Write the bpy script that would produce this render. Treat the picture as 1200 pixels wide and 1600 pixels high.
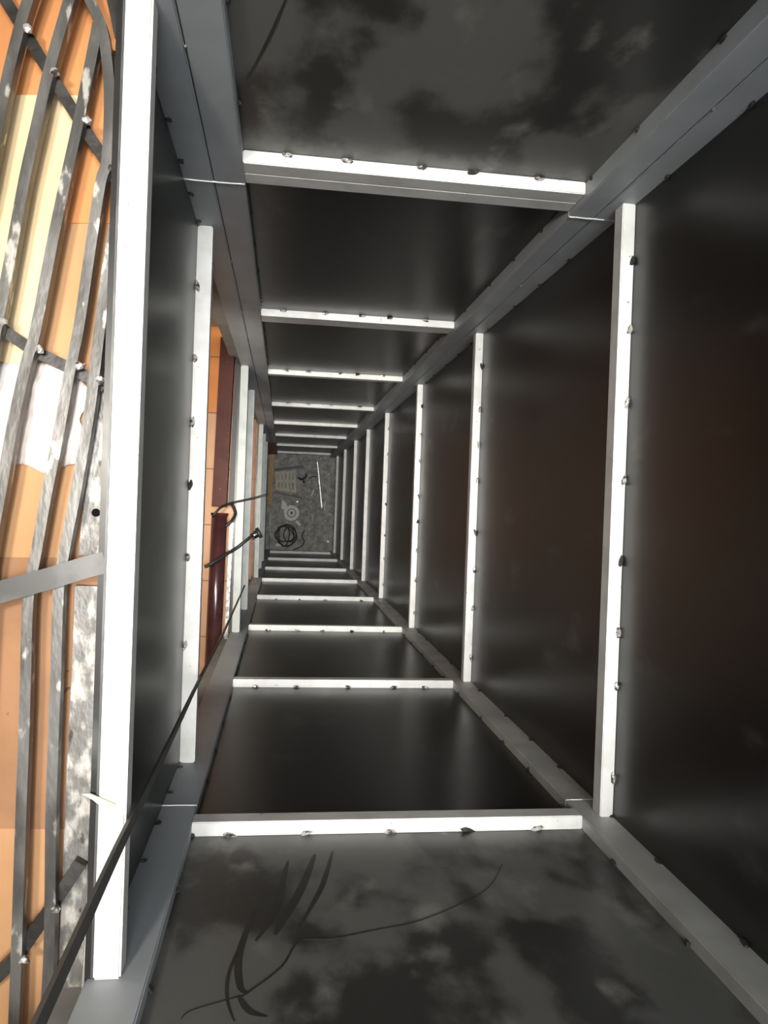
import bpy, bmesh, math, random
from mathutils import Vector, Matrix
for o in list(bpy.data.objects): bpy.data.objects.remove(o)
scn = bpy.context.scene
C = scn.collection
random.seed(7)

# ------------------------------------------------------------------ camera
CAMZ = 11.2                      # camera height above the pit floor; depth d below camera -> z = CAMZ - d
F = 1200.0                       # focal length in pixels of the 1200x1600 frame
RA, RB, RC = 0.0113, 0.1301, -0.0362
RM = Matrix.Rotation(RA, 3, 'X') @ Matrix.Rotation(RB, 3, 'Y') @ Matrix.Rotation(RC, 3, 'Z')
cam = bpy.data.cameras.new('camera'); cam.sensor_fit = 'AUTO'; cam.sensor_width = 36.0
cam.lens = 36.0 * F / 1600.0; cam.clip_start = 0.02; cam.clip_end = 100
co = bpy.data.objects.new('camera', cam); C.objects.link(co)
co.matrix_world = Matrix.Translation((0, 0, CAMZ)) @ RM.transposed().to_4x4()
scn.camera = co

# ------------------------------------------------------------------ world, sun, exposure
w = bpy.data.worlds.new('sky'); scn.world = w; w.use_nodes = True
w.node_tree.nodes['Background'].inputs[0].default_value = (0.93, 0.96, 1.0, 1)
w.node_tree.nodes['Background'].inputs[1].default_value = 5.2
sun = bpy.data.lights.new('sun', 'SUN'); sun.energy = 6.5; sun.angle = math.radians(20); sun.color = (1, 0.985, 0.95)
so = bpy.data.objects.new('sun', sun); C.objects.link(so)
so.rotation_euler = (math.radians(0), math.radians(0), 0); so.location = (0.25, 0, CAMZ + 6)
vs = scn.view_settings
vs.view_transform = 'Standard'; vs.look = 'None'; vs.gamma = 1.0; vs.use_curve_mapping = False; vs.exposure = 0.28

# ------------------------------------------------------------------ helpers
def Z(d): return CAMZ - d
def at(u, v, d):
    c = Vector(((u - 600) / F, -(v - 800) / F, -1.0)); q = RM.transposed() @ c
    q = q * (-d / q.z)
    return Vector((q.x, q.y, CAMZ - d))

def mat(name, col, rough=0.5, metal=0.0, col2=None, nscale=6.0, lo=0.35, hi=0.65, detail=6.0, stretch=(1, 1, 1),
        rough2=None, bump=0.0, bscale=30.0, col3=None, n3=20.0, lo3=0.6, hi3=0.7, spec=0.5, wave=0.0):
    m = bpy.data.materials.new(name); m.use_nodes = True
    nt = m.node_tree; N = nt.nodes; L = nt.links; b = N['Principled BSDF']
    b.inputs['Base Color'].default_value = (*col, 1); b.inputs['Roughness'].default_value = rough
    b.inputs['Metallic'].default_value = metal; b.inputs['Specular IOR Level'].default_value = spec
    tc = N.new('ShaderNodeTexCoord'); mp = N.new('ShaderNodeMapping'); mp.inputs['Scale'].default_value = stretch
    geo = N.new('ShaderNodeNewGeometry')
    L.new(geo.outputs['Position'], mp.inputs['Vector'])
    def ramp(scale, lo, hi, det=detail):
        n = N.new('ShaderNodeTexNoise'); n.inputs['Scale'].default_value = scale; n.inputs['Detail'].default_value = det
        L.new(mp.outputs[0], n.inputs['Vector'])
        r = N.new('ShaderNodeMapRange'); r.inputs['From Min'].default_value = lo; r.inputs['From Max'].default_value = hi
        r.interpolation_type = 'SMOOTHSTEP'
        L.new(n.outputs['Fac'], r.inputs['Value']); return r.outputs[0]
    cur = None
    if col2:
        f = ramp(nscale, lo, hi)
        mx = N.new('ShaderNodeMix'); mx.data_type = 'RGBA'; mx.inputs[6].default_value = (*col, 1); mx.inputs[7].default_value = (*col2, 1)
        L.new(f, mx.inputs[0]); cur = mx.outputs[2]
        if rough2 is not None:
            rr = N.new('ShaderNodeMapRange'); rr.inputs['To Min'].default_value = rough; rr.inputs['To Max'].default_value = rough2
            L.new(f, rr.inputs['Value']); L.new(rr.outputs[0], b.inputs['Roughness'])
    if col3:
        f3 = ramp(n3, lo3, hi3, 4)
        m3 = N.new('ShaderNodeMix'); m3.data_type = 'RGBA'; m3.inputs[7].default_value = (*col3, 1)
        if cur: L.new(cur, m3.inputs[6])
        else: m3.inputs[6].default_value = (*col, 1)
        L.new(f3, m3.inputs[0]); cur = m3.outputs[2]
    if cur: L.new(cur, b.inputs['Base Color'])
    if bump:
        n = N.new('ShaderNodeTexNoise'); n.inputs['Scale'].default_value = bscale; n.inputs['Detail'].default_value = 3
        L.new(mp.outputs[0], n.inputs['Vector'])
        bp = N.new('ShaderNodeBump'); bp.inputs['Strength'].default_value = bump; bp.inputs['Distance'].default_value = 0.01
        L.new(n.outputs['Fac'], bp.inputs['Height']); L.new(bp.outputs[0], b.inputs['Normal'])
    return m

M = {}
M['sheet'] = mat('mill_scale_sheet', (0.013, 0.013, 0.013), 0.30, 0.0, (0.030, 0.030, 0.028), 4.0, 0.3, 0.85, 3, rough2=0.36, stretch=(1, 1, 0.5), spec=0.42, col3=(0.11, 0.11, 0.103), n3=7, lo3=0.58, hi3=0.80)
M['sheet_smudged_lit'] = mat('smudged_lit_sheet', (0.040, 0.040, 0.038), 0.38, 0.0, (0.155, 0.155, 0.145), 6.0, 0.42, 0.56, 6, stretch=(1, 1, 0.7), rough2=0.42, col3=(0.28, 0.28, 0.26), n3=11, lo3=0.56, hi3=0.82, spec=0.4)  # smudges are dirt; the paler base paints in daylight near the shaft mouth
M['post'] = mat('grey_primer', (0.47, 0.50, 0.53), 0.5, 0.0, (0.40, 0.43, 0.45), 5, 0.35, 0.65, 6, spec=0.4)
M['post_warm'] = mat('grey_primer_warm', (0.62, 0.62, 0.58), 0.5, 0.0, (0.48, 0.48, 0.45), 6, 0.35, 0.65, 6, spec=0.4)
M['rust_post'] = mat('rust_primer', (0.55, 0.27, 0.18), 0.7, 0.0, (0.42, 0.20, 0.14), 12)
M['rung'] = mat('zinc_tube', (0.78, 0.78, 0.76), 0.45, 0.0, (0.66, 0.66, 0.63), 14, 0.4, 0.7, col3=(0.25, 0.24, 0.22), n3=60, lo3=0.68, hi3=0.76)
M['bead'] = mat('weld_bead', (0.50, 0.49, 0.46), 0.35, 0.2, (0.06, 0.055, 0.05), 110, 0.45, 0.6)
M['bead_dark'] = mat('burnt_weld', (0.06, 0.055, 0.05), 0.4, 0.5, (0.3, 0.29, 0.27), 90, 0.55, 0.7)
M['seam'] = mat('bright_weld', (0.75, 0.75, 0.72), 0.35, 0.3)
M['smear'] = mat('dark_smear', (0.035, 0.035, 0.033), 0.42, spec=0.4)
M['iron'] = mat('scaly_iron', (0.15, 0.147, 0.14), 0.42, 0.25, (0.07, 0.067, 0.063), 16, 0.4, 0.62, 6, stretch=(1, 0.4, 1), col3=(0.45, 0.44, 0.40), n3=40, lo3=0.60, hi3=0.68, bump=0.15, bscale=60)
M['iron_dark'] = mat('dark_iron', (0.022, 0.020, 0.018), 0.45, 0.1, (0.05, 0.047, 0.044), 16, 0.45, 0.65, bump=0.1, bscale=60)
M['iron_grey'] = mat('grey_iron', (0.115, 0.115, 0.115), 0.4, 0.2, (0.075, 0.075, 0.075), 18, 0.4, 0.6)
M['iron_old'] = mat('flaking_iron', (0.17, 0.165, 0.155), 0.5, 0.2, (0.46, 0.44, 0.40), 55, 0.46, 0.66, 8, stretch=(1, 0.5, 1), col3=(0.05, 0.045, 0.04), n3=45, lo3=0.6, hi3=0.68, bump=0.3, bscale=70)
M['strip'] = mat('pale_strip', (0.62, 0.61, 0.56), 0.5, 0.0, (0.45, 0.44, 0.40), 20)
M['card'] = mat('cardboard', (0.60, 0.33, 0.16), 0.8, 0.0, (0.52, 0.28, 0.13), 5, bump=0.05, bscale=25, col3=(0.2, 0.12, 0.07), n3=45, lo3=0.74, hi3=0.78)
M['card_orange'] = mat('orange_board', (0.72, 0.31, 0.11), 0.75, 0.0, (0.64, 0.26, 0.09), 6, col3=(0.3, 0.14, 0.06), n3=40, lo3=0.74, hi3=0.78)
M['card_brown'] = mat('brown_board', (0.42, 0.22, 0.11), 0.8, 0.0, (0.33, 0.17, 0.085), 7, col3=(0.12, 0.07, 0.04), n3=40, lo3=0.7, hi3=0.75)
M['card_pale'] = mat('pale_board', (0.86, 0.68, 0.40), 0.75, 0.0, (0.80, 0.60, 0.34), 6, col3=(0.55, 0.36, 0.2), n3=40, lo3=0.76, hi3=0.8)
M['cloth'] = mat('white_cloth', (0.80, 0.76, 0.72), 0.8, 0.0, (0.72, 0.62, 0.56), 9, bump=0.2, bscale=25)
M['plaster'] = mat('cream_plaster', (0.42, 0.36, 0.30), 0.85, 0.0, (0.38, 0.32, 0.26), 3)  # unseen walls, kept pale so they bounce little orange into the shaft
M['concrete'] = mat('concrete', (0.36, 0.355, 0.33), 0.85, 0.0, (0.22, 0.215, 0.20), 12, 0.35, 0.65, 8, col3=(0.62, 0.61, 0.57), n3=32, lo3=0.60, hi3=0.68, bump=0.3, bscale=30)
M['slab'] = mat('slab_concrete', (0.35, 0.34, 0.32), 0.85, 0.0, (0.28, 0.27, 0.25), 6)
M['tile_orange'] = mat('orange_tile', (0.75, 0.27, 0.06), 0.6, 0.0, (0.68, 0.23, 0.05), 4)
M['rung_old'] = mat('old_zinc_tube', (0.50, 0.53, 0.50), 0.5, 0.0, (0.40, 0.43, 0.41), 14, 0.4, 0.7)
M['tile'] = mat('terracotta_tile', (0.66, 0.36, 0.19), 0.55, 0.0, (0.58, 0.31, 0.16), 4)
M['grout'] = mat('grout', (0.30, 0.17, 0.10), 0.9)
M['maroon'] = mat('maroon_paint', (0.065, 0.014, 0.009), 0.6, 0.0, (0.09, 0.022, 0.014), 8, col3=(0.4, 0.33, 0.3), n3=70, lo3=0.7, hi3=0.74, spec=0.3)
M['maroon_pipe'] = mat('maroon_pipe', (0.055, 0.020, 0.022), 0.22, 0.0, (0.08, 0.030, 0.031), 10, col3=(0.4, 0.34, 0.33), n3=90, lo3=0.72, hi3=0.76, spec=0.7)
M['galv'] = mat('spangled_zinc', (0.45, 0.46, 0.46), 0.35, 0.5, (0.16, 0.16, 0.16), 40, 0.42, 0.6)
M['rubber'] = mat('black_rubber', (0.018, 0.018, 0.018), 0.5)
M['grey_rubber'] = mat('grey_cable', (0.075, 0.073, 0.066), 0.6, 0.0, (0.10, 0.098, 0.09), 20)
M['chrome'] = mat('chrome', (0.8, 0.8, 0.8), 0.12, 1.0)
M['hole'] = mat('hole', (0.008, 0.008, 0.008), 1.0, spec=0.0)
M['wood'] = mat('wood', (0.60, 0.34, 0.15), 0.7, 0.0, (0.46, 0.25, 0.10), 8, stretch=(6, 0.6, 6))
M['wood_grey'] = mat('dusty_wood', (0.62, 0.58, 0.49), 0.8, 0.0, (0.45, 0.42, 0.35), 10, stretch=(8, 0.8, 8))
M['paper'] = mat('dusty_paper', (0.75, 0.73, 0.67), 0.9)
M['disc'] = mat('abrasive_disc', (0.80, 0.79, 0.75), 0.8, 0.0, (0.7, 0.69, 0.65), 40)
M['disc_label'] = mat('disc_label', (0.26, 0.25, 0.235), 0.7)
M['tag'] = mat('cream_wood', (0.74, 0.66, 0.48), 0.6, 0.0, (0.68, 0.6, 0.42), 30)
M['lampglass'] = mat('lamp_glass', (0.9, 0.85, 0.75), 0.4)
_bl = M['lampglass'].node_tree.nodes['Principled BSDF']; _bl.inputs['Emission Color'].default_value = (1, 0.86, 0.66, 1); _bl.inputs['Emission Strength'].default_value = 6.0

def link(o, parent=None):
    C.objects.link(o)
    if parent: o.parent = parent
    return o
def from_bm(name, bm, m, parent=None, smooth=False):
    me = bpy.data.meshes.new(name); bmesh.ops.recalc_face_normals(bm, faces=bm.faces); bm.to_mesh(me); bm.free()
    me.materials.append(M[m])
    if smooth:
        for p in me.polygons: p.use_smooth = True
    return link(bpy.data.objects.new(name, me), parent)
def empty(name, loc=(0, 0, 0), parent=None):
    e = bpy.data.objects.new(name, None); e.empty_display_size = 0.05; e.location = loc; return link(e, parent)
def tag(o, label=None, cat=None, group=None, kind=None):
    if label: o['label'] = label
    if cat: o['category'] = cat
    if group: o['group'] = group
    if kind: o['kind'] = kind
    return o
def add_box(bm, x0, x1, y0, y1, z0, z1, bev=0.0):
    x0, x1 = min(x0, x1), max(x0, x1); y0, y1 = min(y0, y1), max(y0, y1); z0, z1 = min(z0, z1), max(z0, z1)
    r = bmesh.ops.create_cube(bm, size=1.0)
    for v in r['verts']:
        v.co = Vector((x0 + (v.co.x + .5) * (x1 - x0), y0 + (v.co.y + .5) * (y1 - y0), z0 + (v.co.z + .5) * (z1 - z0)))
    if bev > 0:
        es = {e for v in r['verts'] for e in v.link_edges}
        bmesh.ops.bevel(bm, geom=list(es), offset=bev, segments=2, affect='EDGES')
def box(name, x0, x1, y0, y1, z0, z1, m, parent=None, bev=0.0):
    bm = bmesh.new(); add_box(bm, x0, x1, y0, y1, z0, z1, bev)
    return from_bm(name, bm, m, parent)
def sweep(name, pts, wdt, hgt, m, parent=None, up=(0, 0, 1), widths=None):
    """rectangular bar along a polyline, kept level with `up`"""
    bm = bmesh.new(); up = Vector(up); rings = []
    n = len(pts); pts = [Vector(p) for p in pts]
    for i, p in enumerate(pts):
        t = (pts[min(i + 1, n - 1)] - pts[max(i - 1, 0)]).normalized()
        s = t.cross(up).normalized(); u = s.cross(t).normalized()
        ww = (widths[i] if widths else wdt) / 2; hh = hgt / 2
        rings.append([bm.verts.new(p + s * a * ww + u * b * hh) for a, b in ((-1, -1), (1, -1), (1, 1), (-1, 1))])
    for a, b in zip(rings, rings[1:]):
        for k in range(4): bm.faces.new((a[k], a[(k + 1) % 4], b[(k + 1) % 4], b[k]))
    bm.faces.new(rings[0]); bm.faces.new(rings[-1])
    return from_bm(name, bm, m, parent)
def smooth_path(pts, k=6):
    pts = [Vector(p) for p in pts]; out = []
    for i in range(len(pts) - 1):
        p0 = pts[max(i - 1, 0)]; p1 = pts[i]; p2 = pts[i + 1]; p3 = pts[min(i + 2, len(pts) - 1)]
        for j in range(k):
            t = j / k
            out.append(0.5 * ((2 * p1) + (p2 - p0) * t + (2 * p0 - 5 * p1 + 4 * p2 - p3) * t * t + (3 * p1 - p0 - 3 * p2 + p3) * t ** 3))
    return out + [pts[-1]]
def tube(name, pts, r, m, parent=None, seg=8):
    bm = bmesh.new(); rings = []; n = len(pts); pts = [Vector(p) for p in pts]; prev = None
    for i, p in enumerate(pts):
        t = (pts[min(i + 1, n - 1)] - pts[max(i - 1, 0)]).normalized()
        if prev is None: prev = t.orthogonal().normalized()
        prev = (prev - t * prev.dot(t)).normalized(); q = t.cross(prev)
        rings.append([bm.verts.new(p + (prev * math.cos(a) + q * math.sin(a)) * r) for a in [2 * math.pi * k / seg for k in range(seg)]])
    for a, b in zip(rings, rings[1:]):
        for k in range(seg): bm.faces.new((a[k], a[(k + 1) % seg], b[(k + 1) % seg], b[k]))
    bm.faces.new(rings[0]); bm.faces.new(rings[-1])
    return from_bm(name, bm, m, parent, True)
def bead_mesh(name, seed, m):
    rnd = random.Random(seed); bm = bmesh.new(); bmesh.ops.create_icosphere(bm, subdivisions=1, radius=1.0)
    for v in bm.verts: v.co *= 0.75 + 0.5 * rnd.random()
    me = bpy.data.meshes.new(name); bm.to_mesh(me); bm.free(); me.materials.append(M[m]); return me
BEADS = [bead_mesh('weld_bead', s, 'bead') for s in range(4)]; BEADS_D = [bead_mesh('weld_bead', s, 'bead_dark') for s in range(4)]
def bead(loc, scale, parent, dark=False):
    o = bpy.data.objects.new('weld_bead', random.choice(BEADS_D if dark else BEADS)); o.location = loc; o.scale = scale
    o.rotation_euler = (random.uniform(-.3, .3), random.uniform(-.3, .3), random.uniform(-.3, .3))
    return link(o, parent)

# ------------------------------------------------------------------ shaft geometry (metres)
XE, XW = 0.750, -0.240          # faces of the east and west sheets
YN, YS = 0.728, -0.697          # faces of the north and south sheets
TOP = -1.25                     # shaft mouth, above the camera
PIT = 11.2
LV = [-0.99, 0.31, 1.62, 2.926, 4.232, 5.60, 6.871, 8.093, 9.473, 10.823]   # depth of the top face of every rung
# post boxes: x0,x1,y0,y1
NW = (-0.242, -0.108, 0.698, 0.75); NE = (0.634, 0.775, 0.690, 0.75)
SW = (-0.250, -0.165, -0.72, -0.671); SE = (0.680, 0.775, -0.72, -0.671)

floor = box('floor', -0.40, 0.90, -0.9, 0.9, -0.2, 0.0, 'concrete'); tag(floor, 'dusty grey concrete pit floor at the bottom of the shaft', kind='structure')

def wall(name, x0, x1, y0, y1, label):
    o = box(name, x0, x1, y0, y1, 0.0, Z(TOP), 'slab'); tag(o, label, kind='structure'); return o
wall_north = wall('wall_north', -0.30, 0.86, YN + 0.012, YN + 0.14, 'dark steel sheet shaft wall with pale cross tubes, upper side of photo')
wall_south = wall('wall_south', -0.30, 0.86, YS - 0.14, YS - 0.012, 'dark steel sheet shaft wall with pale cross tubes, lower side of photo')
wall_east = wall('wall_east', XE + 0.012, XE + 0.14, YS - 0.14, YN + 0.14, 'dark steel sheet shaft wall with pale cross tubes, right side of photo')

edges = [TOP] + LV + [PIT]
for i in range(len(edges) - 1):
    a, b = edges[i], edges[i + 1]
    zt, zb = Z(a + (0.02 if i else 0)), Z(b - 0.0) + 0.001
    if i == len(edges) - 2: zb = 0.0
    zt2 = Z(a) - 0.001
    sm = 'sheet_smudged_lit' if a < 1.6 else 'sheet'  # upper north and south sheets take the copy coloured brighter as if lit
    box('steel_sheet', NW[1] - 0.02, NE[0] + 0.02, YN, YN + 0.0115, zb, zt2, sm, wall_north)
    box('steel_sheet', SW[1] - 0.02, SE[0] + 0.02, YS - 0.0115, YS, zb, zt2, sm, wall_south)
    box('steel_sheet', XE, XE + 0.0115, YS + 0.02, YN - 0.03, zb, zt2, 'sheet', wall_east)

# cross tubes (rungs)
def weld_row(parent, axis, fixed, lo, hi, z, n, near):
    for k in range(n):
        t = lo + (hi - lo) * (k + 0.5 + random.uniform(-.18, .18)) / n
        s = random.uniform(0.8, 1.25)
        if axis == 'x': bead((t, fixed, z), (0.015 * s, 0.006, 0.006), parent, k % 4 == 3)
        else: bead((fixed, t, z), (0.006, 0.015 * s, 0.006), parent, k % 4 == 3)
for i, d in enumerate(LV):
    zt = Z(d)
    hN = 0.10 if d < 3 else 0.06
    if d < 2:
        rb = box('cross_tube', NW[1], NE[0] - 0.001, YN - 0.027, YN, zt - 0.05, zt, 'rung', wall_north, 0.002)
        box('cross_tube', NW[1], NE[0] - 0.001, YN - 0.027, YN, zt - 0.102, zt - 0.052, 'rung', wall_north, 0.002)
    else:
        rb = box('cross_tube', NW[1], NE[0] - 0.001, YN - 0.026, YN, zt - hN, zt, 'rung', wall_north, 0.002)
    rs = box('cross_tube', SW[1], SE[0], YS, YS + 0.030, zt - 0.045, zt, 'rung', wall_south, 0.002)
    re = box('cross_tube', XE - 0.030, XE, SE[3], NE[2], zt - 0.042, zt, 'rung', wall_east, 0.002)
    if 1 < d < 6:
        n = 5 if d < 5 else 4
        weld_row(rb, 'x', YN - 0.003, NW[1] + 0.03, NE[0] - 0.03, zt + 0.001, n, True)
        weld_row(rs, 'x', YS + 0.004, SW[1] + 0.02, SE[0] - 0.02, zt + 0.001, n, True)
        weld_row(re, 'y', XE - 0.004, SE[3] + 0.03, NE[2] - 0.03, zt + 0.001, n + 3, True)

# corner posts
def post(name, label, tubes, m='post', top=TOP):
    e = empty(name, (0, 0, 0)); tag(e, label, kind='structure')
    for (x0, x1, y0, y1, d0, d1, mm) in tubes:
        box('post_tube', x0, x1, y0, y1, Z(d1), Z(d0), mm or m, e, 0.0025)
    return e
mNW = (NW[0] + NW[1]) / 2; mNE = 0.695
J1, J5 = 1.722, 6.93
def stacked(b, mm=None, last=PIT):
    return [(b[0], b[1], b[2], b[3], TOP, J1 - .001, mm), (b[0], b[1], b[2], b[3], J1 + .001, J5, mm), (b[0], b[1], b[2], b[3], J5 + .002, last, mm)]
t1 = stacked((NW[0], mNW - .0012, NW[2], NW[3]), last=9.0) + stacked((mNW + .0012, NW[1], NW[2], NW[3]), last=9.0) + \
     [(NW[0], mNW - .0012, NW[2], NW[3], 9.002, PIT, 'rust_post'), (mNW + .0012, NW[1], NW[2], NW[3], 9.002, PIT, 'rust_post')]
trim_1 = post('trim_1', 'broad grey double corner post between landing openings and upper wall', t1)
trim_2 = post('trim_2', 'grey double corner post between upper and right walls', stacked((NE[0], mNE - .0012, NE[2], NE[3])) + stacked((mNE + .0012, NE[1], NE[2], NE[3])))
trim_3 = post('trim_3', 'grey single corner post between landing openings and lower wall', stacked(SW))
trim_4 = post('trim_4', 'light grey single corner post between lower and right walls', stacked(SE), 'post_warm')
# bright weld seams at the frame joints
for (tr, b, yf) in ((trim_1, NW, NW[2]), (trim_2, NE, NE[2])):
    xr = min(b[1], XE - 0.03)
    tube('weld_seam', [(b[0] + (xr - b[0]) * k / 10, yf - 0.0005, Z(J1) + random.uniform(-.0015, .0015)) for k in range(11)], 0.0022, 'seam', tr, 6)
for (tr, b) in ((trim_3, SW), (trim_4, SE)):
    xr = min(b[1], XE - 0.03)
    tube('weld_seam', [(b[0] + (xr - b[0]) * k / 10, b[3] + 0.0005, Z(J1) + random.uniform(-.0012, .0012)) for k in range(11)], 0.0018, 'seam', tr, 6)
# weld beads along posts: on the sheet side and on the seam
for k in range(14):
    d = 0.55 + 0.27 * k + random.uniform(-.04, .04)
    bead((NE[0] - 0.001, YN - 0.004, Z(d)), (0.005, 0.005, 0.011), trim_2, True)
    bead((XE - 0.004, NE[2] - 0.001, Z(d + .1)), (0.005, 0.005, 0.012), trim_2, True)
    bead((NW[1] + 0.002, YN - 0.004, Z(d + .05)), (0.005, 0.004, 0.009), trim_1, True)
    bead((SW[1] + 0.002, YS + 0.004, Z(d + .02)), (0.005, 0.005, 0.011), trim_3, True)
    bead((SE[0] - 0.002, YS + 0.004, Z(d + .08)), (0.005, 0.006, 0.012), trim_4, True)
    bead((XE - 0.004, SE[3] + 0.001, Z(d + .03)), (0.005, 0.005, 0.013), trim_4, True)
    if k % 2 == 0:
        bead((mNW, NW[2] + 0.0004, Z(d + .13)), (0.003, 0.0022, 0.006), trim_1)
        bead((mNE, NE[2] + 0.0004, Z(d + .13)), (0.003, 0.0022, 0.008), trim_2)
for k in range(9):
    d = 0.95 + 0.17 * k
    bead((XW + 0.006, NW[2] - 0.001, Z(d)), (0.007, 0.004, 0.012), trim_1, True)
    bead((XW + 0.006, SW[3] + 0.001, Z(d)), (0.007, 0.004, 0.012), trim_3, True)

# west side: slab edges with sheet bands, landings between them
BANDS = [(1.10, 2.00), (4.00, 4.85), (6.95, 7.90)]
wall_west = box('wall_west', -0.27, XW - 0.012, -0.9, 0.9, Z(2.0), Z(1.40), 'slab')
tag(wall_west, 'dark steel sheet bands between pale bars on the landing side', kind='structure')
for i, (a, b) in enumerate(BANDS):
    if i: box('lintel', -0.27, XW - 0.012, -0.9, 0.9, Z(b), Z(a + 0.3), 'slab', wall_west)
    box('steel_sheet', XW - 0.0115, XW, SW[3] - 0.02, NW[2] + 0.02, Z(b), Z(a + 0.005), 'sheet', wall_west)
for d in (1.10, 2.00, 4.00, 4.85, 6.95, 7.90, 8.90):
    r = box('cross_tube', XW, -0.202, SW[3], NW[2], Z(d) - 0.040, Z(d), 'rung' if d < 3 else 'rung_old', wall_west, 0.003)
    if d == 2.0:
        weld_row(r, 'y', XW + 0.004, SW[3] + .03, NW[2] - .03, Z(d), 7, True)
box('edge_strip', XW - 0.003, XW + 0.0005, SW[3] + .002, NW[2] - .002, Z(1.145), Z(1.103), 'iron_grey', wall_west)
# bottom of the west wall below the last bar
box('steel_sheet', XW - 0.0115, XW, SW[3] - 0.02, NW[2] + 0.02, Z(PIT), Z(9.95), 'sheet', wall_west)

# ------------------------------------------------------------------ landings
LAND = [1.17, 4.07, 7.02, 9.97]
for i, d in enumerate(LAND):
    fl = box('landing_floor', -2.4, XW - 0.014, -1.3, 1.3, Z(d) - 0.22, Z(d), 'grout' if i else 'slab')
    tag(fl, ['landing slab of the top floor, covered with boards', 'terracotta tiled landing floor one storey down', 'landing floor two storeys down', 'lowest landing floor'][i], kind='structure')
    if i in (1, 2):
        fl['label'] += ' beside the shaft'
        ts = 0.29; y = 0.79 - 5 * ts
        for r in range(8):
            y0 = at(345, 645, d).y + (r - 5) * ts
            for c in range(3):
                x1 = XW - 0.016 - c * ts
                y1 = min(y0 + ts - 0.006, 1.29); ya = max(y0, -1.29)
                if y1 - ya < 0.03: continue
                box('floor_tile', x1 - ts + 0.006, x1, ya, y1, Z(d), Z(d) + 0.006, 'tile_orange' if r >= 5 else 'tile', fl)
    ceil_d = d - 2.68 if i else -1.45
    top = Z(ceil_d)
    wl = box('landing_wall', -2.5, -2.4, -1.3, 1.3, Z(d), top, 'plaster'); tag(wl, 'pale cream plaster back wall of landing', kind='structure')
    for s in (-1, 1):
        box('side_wall', -2.4, -0.41 if True else 0, s * 1.3, s * 1.4, Z(d), top, 'plaster', wl)
        box('door_jamb', -0.40, XW - 0.02, s * 0.9, s * 1.3, Z(d), top, 'plaster', wl)
ceiling = box('ceiling', -2.5, -0.42, -1.4, 1.4, Z(-1.45), Z(-1.55), 'slab'); tag(ceiling, 'plain ceiling over the top landing', kind='structure')
lintel0 = box('lintel', -0.42, XW - 0.012, -0.9, 0.9, Z(-0.95), Z(TOP - 0.3), 'slab', ceiling)

def lamp(loc, energy, col, size, label, spot=60, tilt=0.0):  # unseen fixtures, added so that each landing gets light
    e = empty('added_ceiling_lamp', loc); tag(e, label, 'lamp')
    bm = bmesh.new(); bmesh.ops.create_cone(bm, cap_ends=True, segments=20, radius1=0.13, radius2=0.13, depth=0.03,
                                            matrix=Matrix.Translation((0, 0, -0.015))); from_bm('lamp_body', bm, 'strip', e)
    bm = bmesh.new(); bmesh.ops.create_cone(bm, cap_ends=True, segments=20, radius1=0.10, radius2=0.12, depth=0.03,
                                            matrix=Matrix.Translation((0, 0, -0.045))); from_bm('diffuser', bm, 'lampglass', e)
    l = bpy.data.lights.new('lamp_light', 'SPOT'); l.spot_size = math.radians(spot); l.spot_blend = 0.5; l.shadow_soft_size = size; l.energy = energy; l.color = col
    lo = bpy.data.objects.new('lamp_light', l); lo.location = (0, 0, -0.07); lo.rotation_euler = (0, tilt, 0); link(lo, e)
lamp((-0.62, 0.20, Z(-1.45)), 190, (1.0, 0.92, 0.80), 0.12, 'unseen round ceiling lamp added to light the top landing', 62, -0.05)
lamp((-0.60, 0.0, Z(1.39)), 150, (1.0, 0.92, 0.80), 0.10, 'unseen round ceiling lamp added to light the landing one storey down', 64, -0.05)
lamp((-0.60, 0.0, Z(4.34)), 75, (1.0, 0.92, 0.80), 0.10, 'unseen round ceiling lamp added to light the landing two storeys down', 64, -0.05)

# ------------------------------------------------------------------ top landing: boards, cloth, grille
def board(px, d, th, m, label, cat='board'):
    """flat sheet from a pixel outline laid on the landing at depth d (top face)"""
    bm = bmesh.new(); P = [at(u, v, d) for u, v in px]
    top = [bm.verts.new(p) for p in P]; bot = [bm.verts.new(p - Vector((0, 0, th))) for p in P]
    bm.faces.new(top); bm.faces.new(bot[::-1])
    for i in range(len(P)): bm.faces.new((top[i], bot[i], bot[(i + 1) % len(P)], top[(i + 1) % len(P)]))
    o = from_bm('cardboard_sheet', bm, m); tag(o, label, cat, 'boards covering the top landing'); return o
board([(-420, -80), (214, -80), (182, 349), (-420, 345)], 1.165, 0.004, 'card_orange', 'bright orange board sheet at the top left behind the grille')
board([(-420, 345), (189, 349), (160, 872), (-420, 868)], 1.167, 0.0025, 'card', 'tan cardboard sheet under the middle of the grille')
board([(-420, 868), (160, 872), (140, 1296), (-420, 1292)], 1.165, 0.004, 'card_brown', 'brown cardboard sheet just below the grey flat bar')
board([(-420, 1290), (138, 1294), (118, 1680), (-420, 1676)], 1.167, 0.0025, 'card', 'tan board sheet at the bottom left under the grille')
board([(-300, 146), (122, 149), (50, 566), (20, 572), (-10, 560), (-330, 556)], 1.1615, 0.003, 'card_pale', 'pale yellow board lying on the orange sheet')

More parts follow.
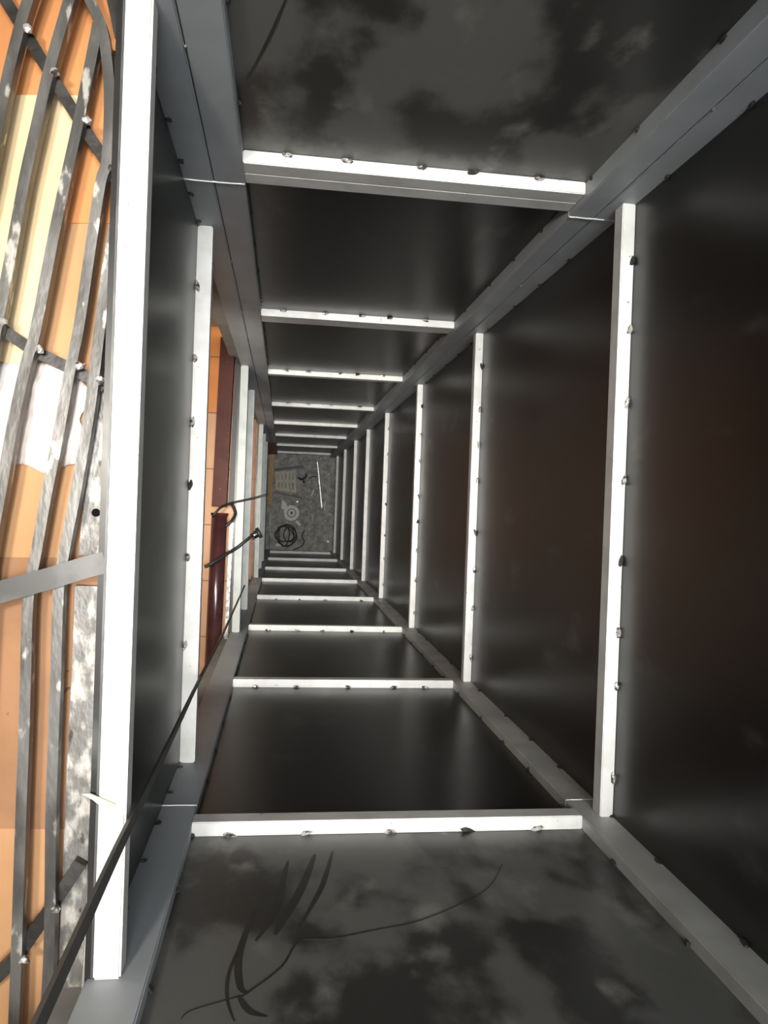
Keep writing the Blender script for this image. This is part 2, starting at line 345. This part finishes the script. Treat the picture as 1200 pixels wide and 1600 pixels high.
# crumpled white cloth
bm = bmesh.new(); nx, ny = 26, 26; g = []
rnd = random.Random(3)
for j in range(ny + 1):
    row = []
    for i in range(nx + 1):
        u = -120 + i / nx * 255; v = 568 + j / ny * (165 + 8 * math.sin(i * .7))
        if i > nx * .6: u -= 10 * math.sin(j * .55) * (i / nx - .6) / .4
        p = at(u, v, 1.1605)
        s, t = i / nx, j / ny
        h = 0.010 * (math.sin(9 * s + 4 * t) * math.cos(7 * t - 3 * s) + 0.6 * math.sin(23 * s - 9 * t) + 0.4 * math.sin(31 * t + 11 * s))
        edge = min(1, 5 * min(s, 1 - s), 5 * min(t, 1 - t))
        p.z += 0.0015 + max(0, (h + 0.008) * edge) * 0.55
        row.append(bm.verts.new(p))
    g.append(row)
for j in range(ny):
    for i in range(nx): bm.faces.new((g[j][i], g[j][i + 1], g[j + 1][i + 1], g[j + 1][i]))
cl = from_bm('crumpled_cloth', bm, 'cloth', None, True); tag(cl, 'crumpled white cloth lying under the grille', 'cloth')
mdf = cl.modifiers.new('thickness', 'SOLIDIFY'); mdf.thickness = 0.0012; mdf.offset = 1

# iron grille lying on the boards
gr = empty('iron_grille', at(60, 900, 1.162)); tag(gr, 'bowed iron grille of scaly grey bars lying left of the shaft', 'grille')
gmi = Matrix.Translation(-gr.location)
def gp(o):
    o.parent = gr; o.data.transform(gmi); return o
DB = 1.125
BARS = [
    [(75, -90), (58, -30), (36, 40), (16, 120), (-2, 210), (-20, 300), (-45, 420)],
    [(138, -90), (112, 0), (80, 112), (60, 200), (41, 285), (20, 400), (2, 495), (-25, 620), (-48, 760), (-62, 920), (-70, 1100), (-78, 1300), (-84, 1650)],
    [(155, 42), (150, 70), (127, 185), (105, 285), (84, 385), (58, 520), (44, 569), (22, 670), (8, 750), (-10, 850), (-22, 940), (-30, 1100), (-38, 1300), (-46, 1650)],
    [(118, -60), (140, 0), (160, 45), (169, 100), (173, 160), (169, 253), (159, 290), (143, 395), (127, 505), (116, 561), (108, 600), (93, 685), (75, 775), (60, 860), (47, 935), (43, 1064), (40, 1160), (36, 1267), (33, 1356), (28, 1506), (22, 1660)],
    [(190, 305), (186, 325), (169, 430), (157, 524), (149, 591), (141, 650), (129, 722), (116, 794), (105, 850), (94, 925), (90, 1045), (86, 1155), (82, 1286), (81, 1394), (79, 1487), (70, 1660)],
]
for k, B in enumerate(BARS):
    gp(sweep('bar', smooth_path([at(u, v, DB + 0.0008 * (k % 2)) for u, v in B], 4), 0.0145, 0.018, 'iron'))
CROSS = [([(-25, -60), (5, -5), (36, 45), (80, 118), (128, 195), (169, 258), (189, 294)], 0.016, 'iron_dark'),
         ([(-60, 470), (0, 512), (55, 550), (113, 577), (150, 596), (166, 606)], 0.016, 'iron_dark'),
         ([(-40, 1555), (0, 1520), (30, 1490), (75, 1425), (128, 1345)], 0.018, 'iron_dark')]
for P, wd, m in CROSS:
    gp(sweep('cross_bar', [at(u, v, 1.1425) for u, v in P], wd, 0.019, m))
gp(sweep('cross_bar', [at(u, v, 1.110) for u, v in [(-80, 950), (0, 925), (80, 903), (135, 886), (166, 878)]], 0.030, 0.012, 'iron_grey'))
for (u, v) in [(42, 45), (86, 112), (134, 188), (176, 262), (4, 502), (60, 546), (122, 572), (155, 594), (38, 1500), (86, 1420)]:
    o = bead(at(u, v, DB - 0.006) - gr.location, (0.0075, 0.007, 0.006), gr)
# dark bars at the top, next to the white bar
db = empty('dark_bracket', at(188, 40, 1.162)); tag(db, 'dark bracket bar with peach tape beside the top of the white bar', 'bracket')
o = sweep('bracket_bar', [at(168, -60, 1.15), at(180, 0, 1.15), at(193, 60, 1.15), at(207, 130, 1.15)], 0.022, 0.018, 'iron_dark'); o.parent = db; o.data.transform(Matrix.Translation(-db.location))
o = board([(172, 66), (186, 58), (204, 62), (204, 80), (184, 82), (174, 76)], 1.139, 0.002, 'card_orange', 'x')
for k in list(o.keys()): del o[k]
o.name = 'tape'; o.parent = db; o.data.transform(Matrix.Translation(-db.location))

# flaking steel bars along the shaft edge
def plate(px, wd, th, d, m, name, label, cat):
    o = sweep(name, [at(u, v, d) for u, v in px], wd, th, m); tag(o, label, cat); return o
plate([(178, 545), (166, 660), (150, 800), (143, 868)], 0.034, 0.012, 1.156, 'iron_old', 'flat_iron', 'flaking flat iron with a bolt hole, above the grey flat bar', 'iron bar')
plate([(138, 915), (133, 1050), (126, 1180), (119, 1360), (109, 1570)], 0.034, 0.012, 1.156, 'iron_old', 'flat_iron', 'flaking flat iron below the grey flat bar, beside the white bar', 'iron bar')
hb = bmesh.new(); bmesh.ops.create_cone(hb, cap_ends=True, segments=12, radius1=0.006, radius2=0.006, depth=0.002, matrix=Matrix.Translation(at(150, 801, 1.1495)))
ho = from_bm('bolt_hole', hb, 'hole'); ho.parent = [o for o in C.objects if o.name == 'flat_iron'][0]
plate([(159, 905), (154, 1060), (149, 1200), (145, 1330), (138, 1480), (132, 1570)], 0.007, 0.02, 1.155, 'strip', 'edge_bead', 'thin pale strip between flaking iron and white bar', 'strip')
tg = board([(127, 1240), (140, 1240), (181, 1257), (179, 1267), (160, 1262), (145, 1250)], 1.096, 0.003, 'tag', 'x')
tg.name = 'wood_chip'; del tg['group']; tag(tg, 'small cream wood chip resting on the near white bar', 'chip')

# ------------------------------------------------------------------ hanging flat cable against the west bars
hc = smooth_path([(-0.175, -0.45, Z(-0.9)), (-0.185, -0.45, Z(0.0)), (-0.192, -0.452, Z(0.67)), (-0.1945, -0.45, Z(0.97)), (-0.1945, -0.45, Z(1.14)), (-0.194, -0.45, Z(1.49)), (-0.194, -0.45, Z(1.97)),
                  (-0.190, -0.452, Z(2.6)), (-0.19, -0.452, Z(3.2)), (-0.192, -0.45, Z(4.2))], 6)
n = len(hc)
wd = [0.013 if p.z > Z(1.0) else max(0.006, 0.013 - 0.008 * (Z(1.0) - p.z) / 1.0) for p in hc]
o = sweep('hanging_cable', hc, 0.015, 0.006, 'grey_rubber', None, (1, 0.35, 0), wd); tag(o, 'long flat grey cable hanging down across the white bars', 'cable')

# ------------------------------------------------------------------ landing one storey down
D2 = LAND[1] - 0.006
a, b = at(357, 530, D2 - .04), at(343, 792, D2 - .04)
o = sweep('door_frame_bar', [a, a.lerp(b, .5), b], 0.072, 0.08, 'maroon'); tag(o, 'maroon painted steel frame bar lying on the lower landing floor', 'frame bar')
a, b = at(343, 806, D2 - .042), at(331, 1060, D2 - .042)
ext = b + (b - a) * 0.12
e = empty('maroon_pipe', (a.x, a.y, Z(D2))); tag(e, 'round glossy maroon pipe lying on the lower landing floor', 'pipe')
o = tube('pipe_body', [a, a.lerp(ext, .5), ext], 0.040, 'maroon_pipe', None, 24); o.parent = e; o.data.transform(Matrix.Translation(-e.location))
dr = (a - b).normalized()
o = tube('pipe_cap', [a + dr * .002, a + dr * .014], 0.044, 'maroon', None, 24); o.parent = e; o.data.transform(Matrix.Translation(-e.location))
a, b = at(362.5, 815, D2 - .025), at(353.5, 1005, D2 - .025)
o = sweep('zinc_strip', [a, b], 0.018, 0.05, 'galv'); tag(o, 'spangled zinc strip between maroon pipe and pale bar', 'strip')
a, b = at(372.5, 560, D2 - .015), at(361.5, 790, D2 - .015)
o = sweep('gap_shade', [a, b], 0.026, 0.03, 'rubber'); tag(o, 'black strip put in as the shade of the gap beside the maroon frame bar', 'bar')  # solid dark strip stands in for the shade in the gap
# black lead with plug
e = empty('black_lead', at(345, 870, 3.9)); tag(e, 'black lead with chrome and black plug lying over the pale bars', 'lead')
o = tube('lead', smooth_path([at(320, 886, 3.925), at(335, 878, 3.93), at(352, 867, 3.955), at(370, 856, 3.985), at(384, 845, 3.985), at(394, 837, 3.965)], 6), 0.0085, 'rubber'); o.parent = e; o.data.transform(Matrix.Translation(-e.location))
a, b, c = at(393, 838, 3.965), at(402, 834, 3.96), at(407, 831.5, 3.96)
o = tube('plug_sleeve', [a, b], 0.019, 'chrome', None, 14); o.parent = e; o.data.transform(Matrix.Translation(-e.location))
o = tube('plug_head', [b, c], 0.028, 'rubber', None, 14); o.parent = e; o.data.transform(Matrix.Translation(-e.location))
o = tube('thin_wire', smooth_path([at(333, 806, 3.90), at(345, 793, 3.91), at(362, 786, 3.985), at(380, 782, 3.985), at(398, 778, 3.96), at(416, 773, 3.95)], 6), 0.006, 'rubber'); tag(o, 'thin black wire crossing the pale bars above the lead', 'wire')
o = tube('wire_loop', smooth_path([at(363, 789, 3.995), at(368, 802, 3.98), at(361, 815, 3.955), at(352, 822, 3.955)], 6), 0.008, 'rubber'); tag(o, 'short black wire loop beside the end of the maroon pipe', 'wire')
# landing two storeys down
D3 = LAND[2] - 0.006
o = sweep('rust_plank', [at(397, 640, D3 - .03), at(388, 905, D3 - .03)], 0.045, 0.05, 'rust_post'); tag(o, 'rust brown plank on the landing two storeys down', 'plank')

# ------------------------------------------------------------------ pit floor things
P = PIT
def fp(u, v, h=0.0): return at(u, v, P - h)
pal = empty('wooden_pallet', fp(448, 752)); tag(pal, 'small dusty wooden pallet lying on the pit floor', 'pallet')
def rel(o, e): o.parent = e; o.data.transform(Matrix.Translation(-e.location)); return o
for k in range(6):
    u = 432.5 + 5.6 * k
    rel(sweep('deck_board', [fp(u, 736.5 - .2 * k, .075), fp(u, 766 + .9 * k, .075)], 0.036, 0.018, 'wood_grey'), pal)
for v0, v1 in ((740, 737), (752, 752), (763, 768)):
    rel(sweep('stringer', [fp(430, v0, .033), fp(463, v1, .033)], 0.04, 0.066, 'wood_grey'), pal)
o = sweep('pallet_shade', [fp(428, 734, .02), fp(474, 729, .02)], 0.035, 0.04, 'rubber'); tag(o, 'dark strip put in as shadow above the small pallet', 'shade strip')  # dark strip modelled in place of shadow along the pallet edge
o = sweep('pallet_shade', [fp(429, 769.5, .015), fp(472, 777.5, .015)], 0.02, 0.03, 'rubber'); tag(o, 'thin dark strip put in as shadow below the small pallet', 'shade strip')  # same on the other edge: shadow built as a dark strip
dsc = empty('cutting_disc', fp(455.5, 801.5)); tag(dsc, 'round pale cutting disc on the pit floor', 'disc')
def ring(name, r0, r1, z0, z1, m):
    bm = bmesh.new(); n = 36; V = []
    for k in range(n):
        c, s = math.cos(2 * math.pi * k / n), math.sin(2 * math.pi * k / n)
        V.append([bm.verts.new((r * c, r * s, z)) for r, z in ((r0, z0), (r1, z0), (r1, z1), (r0, z1))])
    for k in range(n):
        a, b = V[k], V[(k + 1) % n]
        for j in range(4): bm.faces.new((a[j], a[(j + 1) % 4], b[(j + 1) % 4], b[j]))
    return from_bm(name, bm, m, dsc)
ring('abrasive_rim', 0.012, 0.112, 0.012, 0.020, 'disc'); ring('label_ring', 0.052, 0.066, 0.020, 0.0215, 'disc_label'); ring('hub_ring', 0.012, 0.022, 0.02, 0.0225, 'disc_label')
ring('hub_hole', 0.0005, 0.012, 0.004, 0.008, 'rubber')
def scrap(name, px, h, m, label, cat):
    o = board(px, P - h, h, m, 'x'); o.name = name; del o['group']; tag(o, label, cat); return o
scrap('paper_scrap', [(441, 781), (446, 785), (449, 790), (445, 797), (439, 794)], 0.006, 'paper', 'pale paper scrap above the cutting disc', 'scrap')
scrap('paper_scrap', [(461, 815), (464, 812.5), (470, 819), (468, 823)], 0.006, 'paper', 'pale paper scrap below the cutting disc', 'scrap')
scrap('paper_scrap', [(432, 849), (444, 851), (446, 853), (430, 853)], 0.006, 'paper', 'long pale scrap under the cable coil', 'scrap')
o = sweep('wood_board', [fp(425, 706, .03), fp(422, 788, .03)], 0.052, 0.05, 'wood'); tag(o, 'long orange brown wooden board along the pit edge', 'board')
o = tube('steel_rod', [fp(422.5, 800, .012), fp(421.5, 832, .012)], 0.011, 'seam'); tag(o, 'short shiny steel rod below the wooden board', 'rod')
o = tube('steel_rod', [fp(420.5, 836, .01), fp(421, 860, .01)], 0.008, 'galv'); tag(o, 'dull steel rod in the near pit corner', 'rod')
o = sweep('metal_strip', [fp(496, 722, .006), fp(499, 752, .006), fp(503, 794, .006)], 0.010, 0.006, 'seam'); tag(o, 'long thin bright metal strip on the pit floor', 'strip')
o = sweep('metal_strip', [fp(508, 783, .006), fp(507, 796, .006)], 0.014, 0.01, 'paper'); tag(o, 'short dull metal strip right of the long bright one', 'strip')
o = tube('pipe_offcut', [fp(488, 802, .02), fp(488.5, 815, .02)], 0.02, 'strip', None, 14); tag(o, 'short steel pipe offcut right of the cutting disc', 'pipe')
o = sweep('metal_offcut', [fp(490, 765, .006), fp(487, 775, .006)], 0.018, 0.01, 'paper'); tag(o, 'small bent metal offcut above the pipe offcut', 'offcut')
pl = empty('black_pliers', fp(474, 745)); tag(pl, 'black pliers lying at the pallet corner', 'pliers')
rel(tube('handle', smooth_path([fp(478, 740, .014), fp(478, 745, .014), fp(474, 748, .014)], 5), 0.014, 'rubber'), pl)
rel(tube('handle', smooth_path([fp(466, 746, .014), fp(470, 749, .014), fp(474, 748, .014)], 5), 0.014, 'rubber'), pl)
rel(tube('jaw', [fp(474, 748, .014), fp(475, 755, .014)], 0.011, 'iron_dark'), pl)
o = tube('bent_wire', smooth_path([fp(483, 748, .006), fp(489, 744.5, .006), fp(495, 745, .006)], 5), 0.008, 'rubber'); tag(o, 'short bent black wire near the bright metal strip', 'wire')
for (u, v, lb) in ((464.5, 784, 'tiny bright screw above the cutting disc'), (512.5, 846, 'tiny bright screw in the near right pit corner')):
    bm = bmesh.new(); bmesh.ops.create_cone(bm, cap_ends=True, segments=12, radius1=0.016, radius2=0.010, depth=0.012, matrix=Matrix.Translation(fp(u, v, .006)))
    o = from_bm('screw', bm, 'seam'); tag(o, lb, 'screw')
# coil of cable
pts = []; rnd = random.Random(11)
for k in range(150):
    t = k / 149; a = t * 2 * math.pi * 5.2
    u = 447 + (15 + 6 * math.sin(a * .37 + 1)) * math.cos(a) * 0.85 + 4 * math.sin(a * .19)
    v = 836 + (14 + 4 * math.sin(a * .53)) * math.sin(a)
    pts.append(fp(u, v, 0.016 + 0.012 * t + 0.006 * math.sin(a * 1.7)))
o = tube('cable_coil', pts, 0.0085, 'rubber', None, 6); tag(o, 'loose coil of dark cable on the pit floor', 'cable')
o = tube('loose_cable', smooth_path([fp(476, 828, .01), fp(472, 838, .01), fp(475, 846, .01), fp(470, 854, .01), fp(458, 859, .01)], 6), 0.009, 'rubber', None, 6); tag(o, 'single cable strand looping past the coil on the pit floor', 'cable')
# rubble dust: uncountable
bm = bmesh.new(); rnd = random.Random(5)
KEEP = [(fp(u0, v1), fp(u1, v0)) for u0, v0, u1, v1 in ((424, 724, 482, 780), (436, 778, 474, 862), (416, 806, 480, 864), (492, 718, 507, 800), (505, 780, 512, 800), (484, 798, 493, 819), (484, 762, 494, 779), (480, 741, 498, 751), (508, 842, 517, 850), (414, 700, 430, 864))]
for k in range(700):
    p = Vector((rnd.uniform(-0.12, 0.62), rnd.uniform(-0.6, 0.66), 0.0)); r = rnd.uniform(0.003, 0.010)
    if any(a.x - .01 < p.x < b.x + .01 and a.y - .01 < p.y < b.y + .01 for a, b in KEEP): continue
    res = bmesh.ops.create_icosphere(bm, subdivisions=1, radius=r, matrix=Matrix.Translation(p + Vector((0, 0, r * .5))))
    for v in res['verts']: v.co += Vector((rnd.uniform(-1, 1), rnd.uniform(-1, 1), rnd.uniform(-.3, .3))) * r * .3
o = from_bm('rubble_crumbs', bm, 'concrete'); tag(o, 'fine rubble crumbs strewn over the pit floor', 'rubble', kind='stuff')

# ------------------------------------------------------------------ smears drawn on the near sheets (thin films of dirt)
def on_south(u, v):
    c = Vector(((u - 600) / F, -(v - 800) / F, -1.0)); q = RM.transposed() @ c; q = q * ((YS + 0.0004) / q.y)
    return Vector((q.x, q.y, CAMZ + q.z))
def on_north(u, v):
    c = Vector(((u - 600) / F, -(v - 800) / F, -1.0)); q = RM.transposed() @ c; q = q * ((YN - 0.0004) / q.y)
    return Vector((q.x, q.y, CAMZ + q.z))
def stroke(fn, px, w0, parent, up):
    pts = smooth_path([fn(u, v) for u, v in px], 5); n = len(pts)
    wd = [w0 * (0.35 + 0.65 * math.sin(math.pi * min(1, max(0, i / (n - 1))) ** 0.8)) for i in range(n)]
    sweep('smear', pts, w0, 0.0004, 'smear', parent, up, wd)
S_ = [s for s in wall_south.children if s.name.startswith('steel_sheet')]
N_ = [s for s in wall_north.children if s.name.startswith('steel_sheet')]
for px, w0 in (([(283, 1592), (300, 1578), (368, 1558), (385, 1552), (440, 1510), (468, 1470), (520, 1466), (590, 1452), (650, 1440), (720, 1412), (765, 1385), (785, 1350)], 0.004),
               ([(378, 1470), (358, 1520), (355, 1560), (366, 1596)], 0.006), ([(398, 1420), (374, 1490), (375, 1540), (388, 1552)], 0.012), ([(372, 1555), (390, 1580), (418, 1588)], 0.010),
               ([(450, 1345), (430, 1420), (400, 1470)], 0.012), ([(492, 1335), (470, 1390), (440, 1440), (430, 1460)], 0.016), ([(520, 1330), (505, 1380), (490, 1410), (468, 1448)], 0.010)):
    stroke(on_south, px, w0, wall_south, (0, 1, 0))
stroke(on_north, [(385, 125), (405, 90), (425, 50), (440, 15), (450, -10)], 0.006, wall_north, (0, 1, 0))
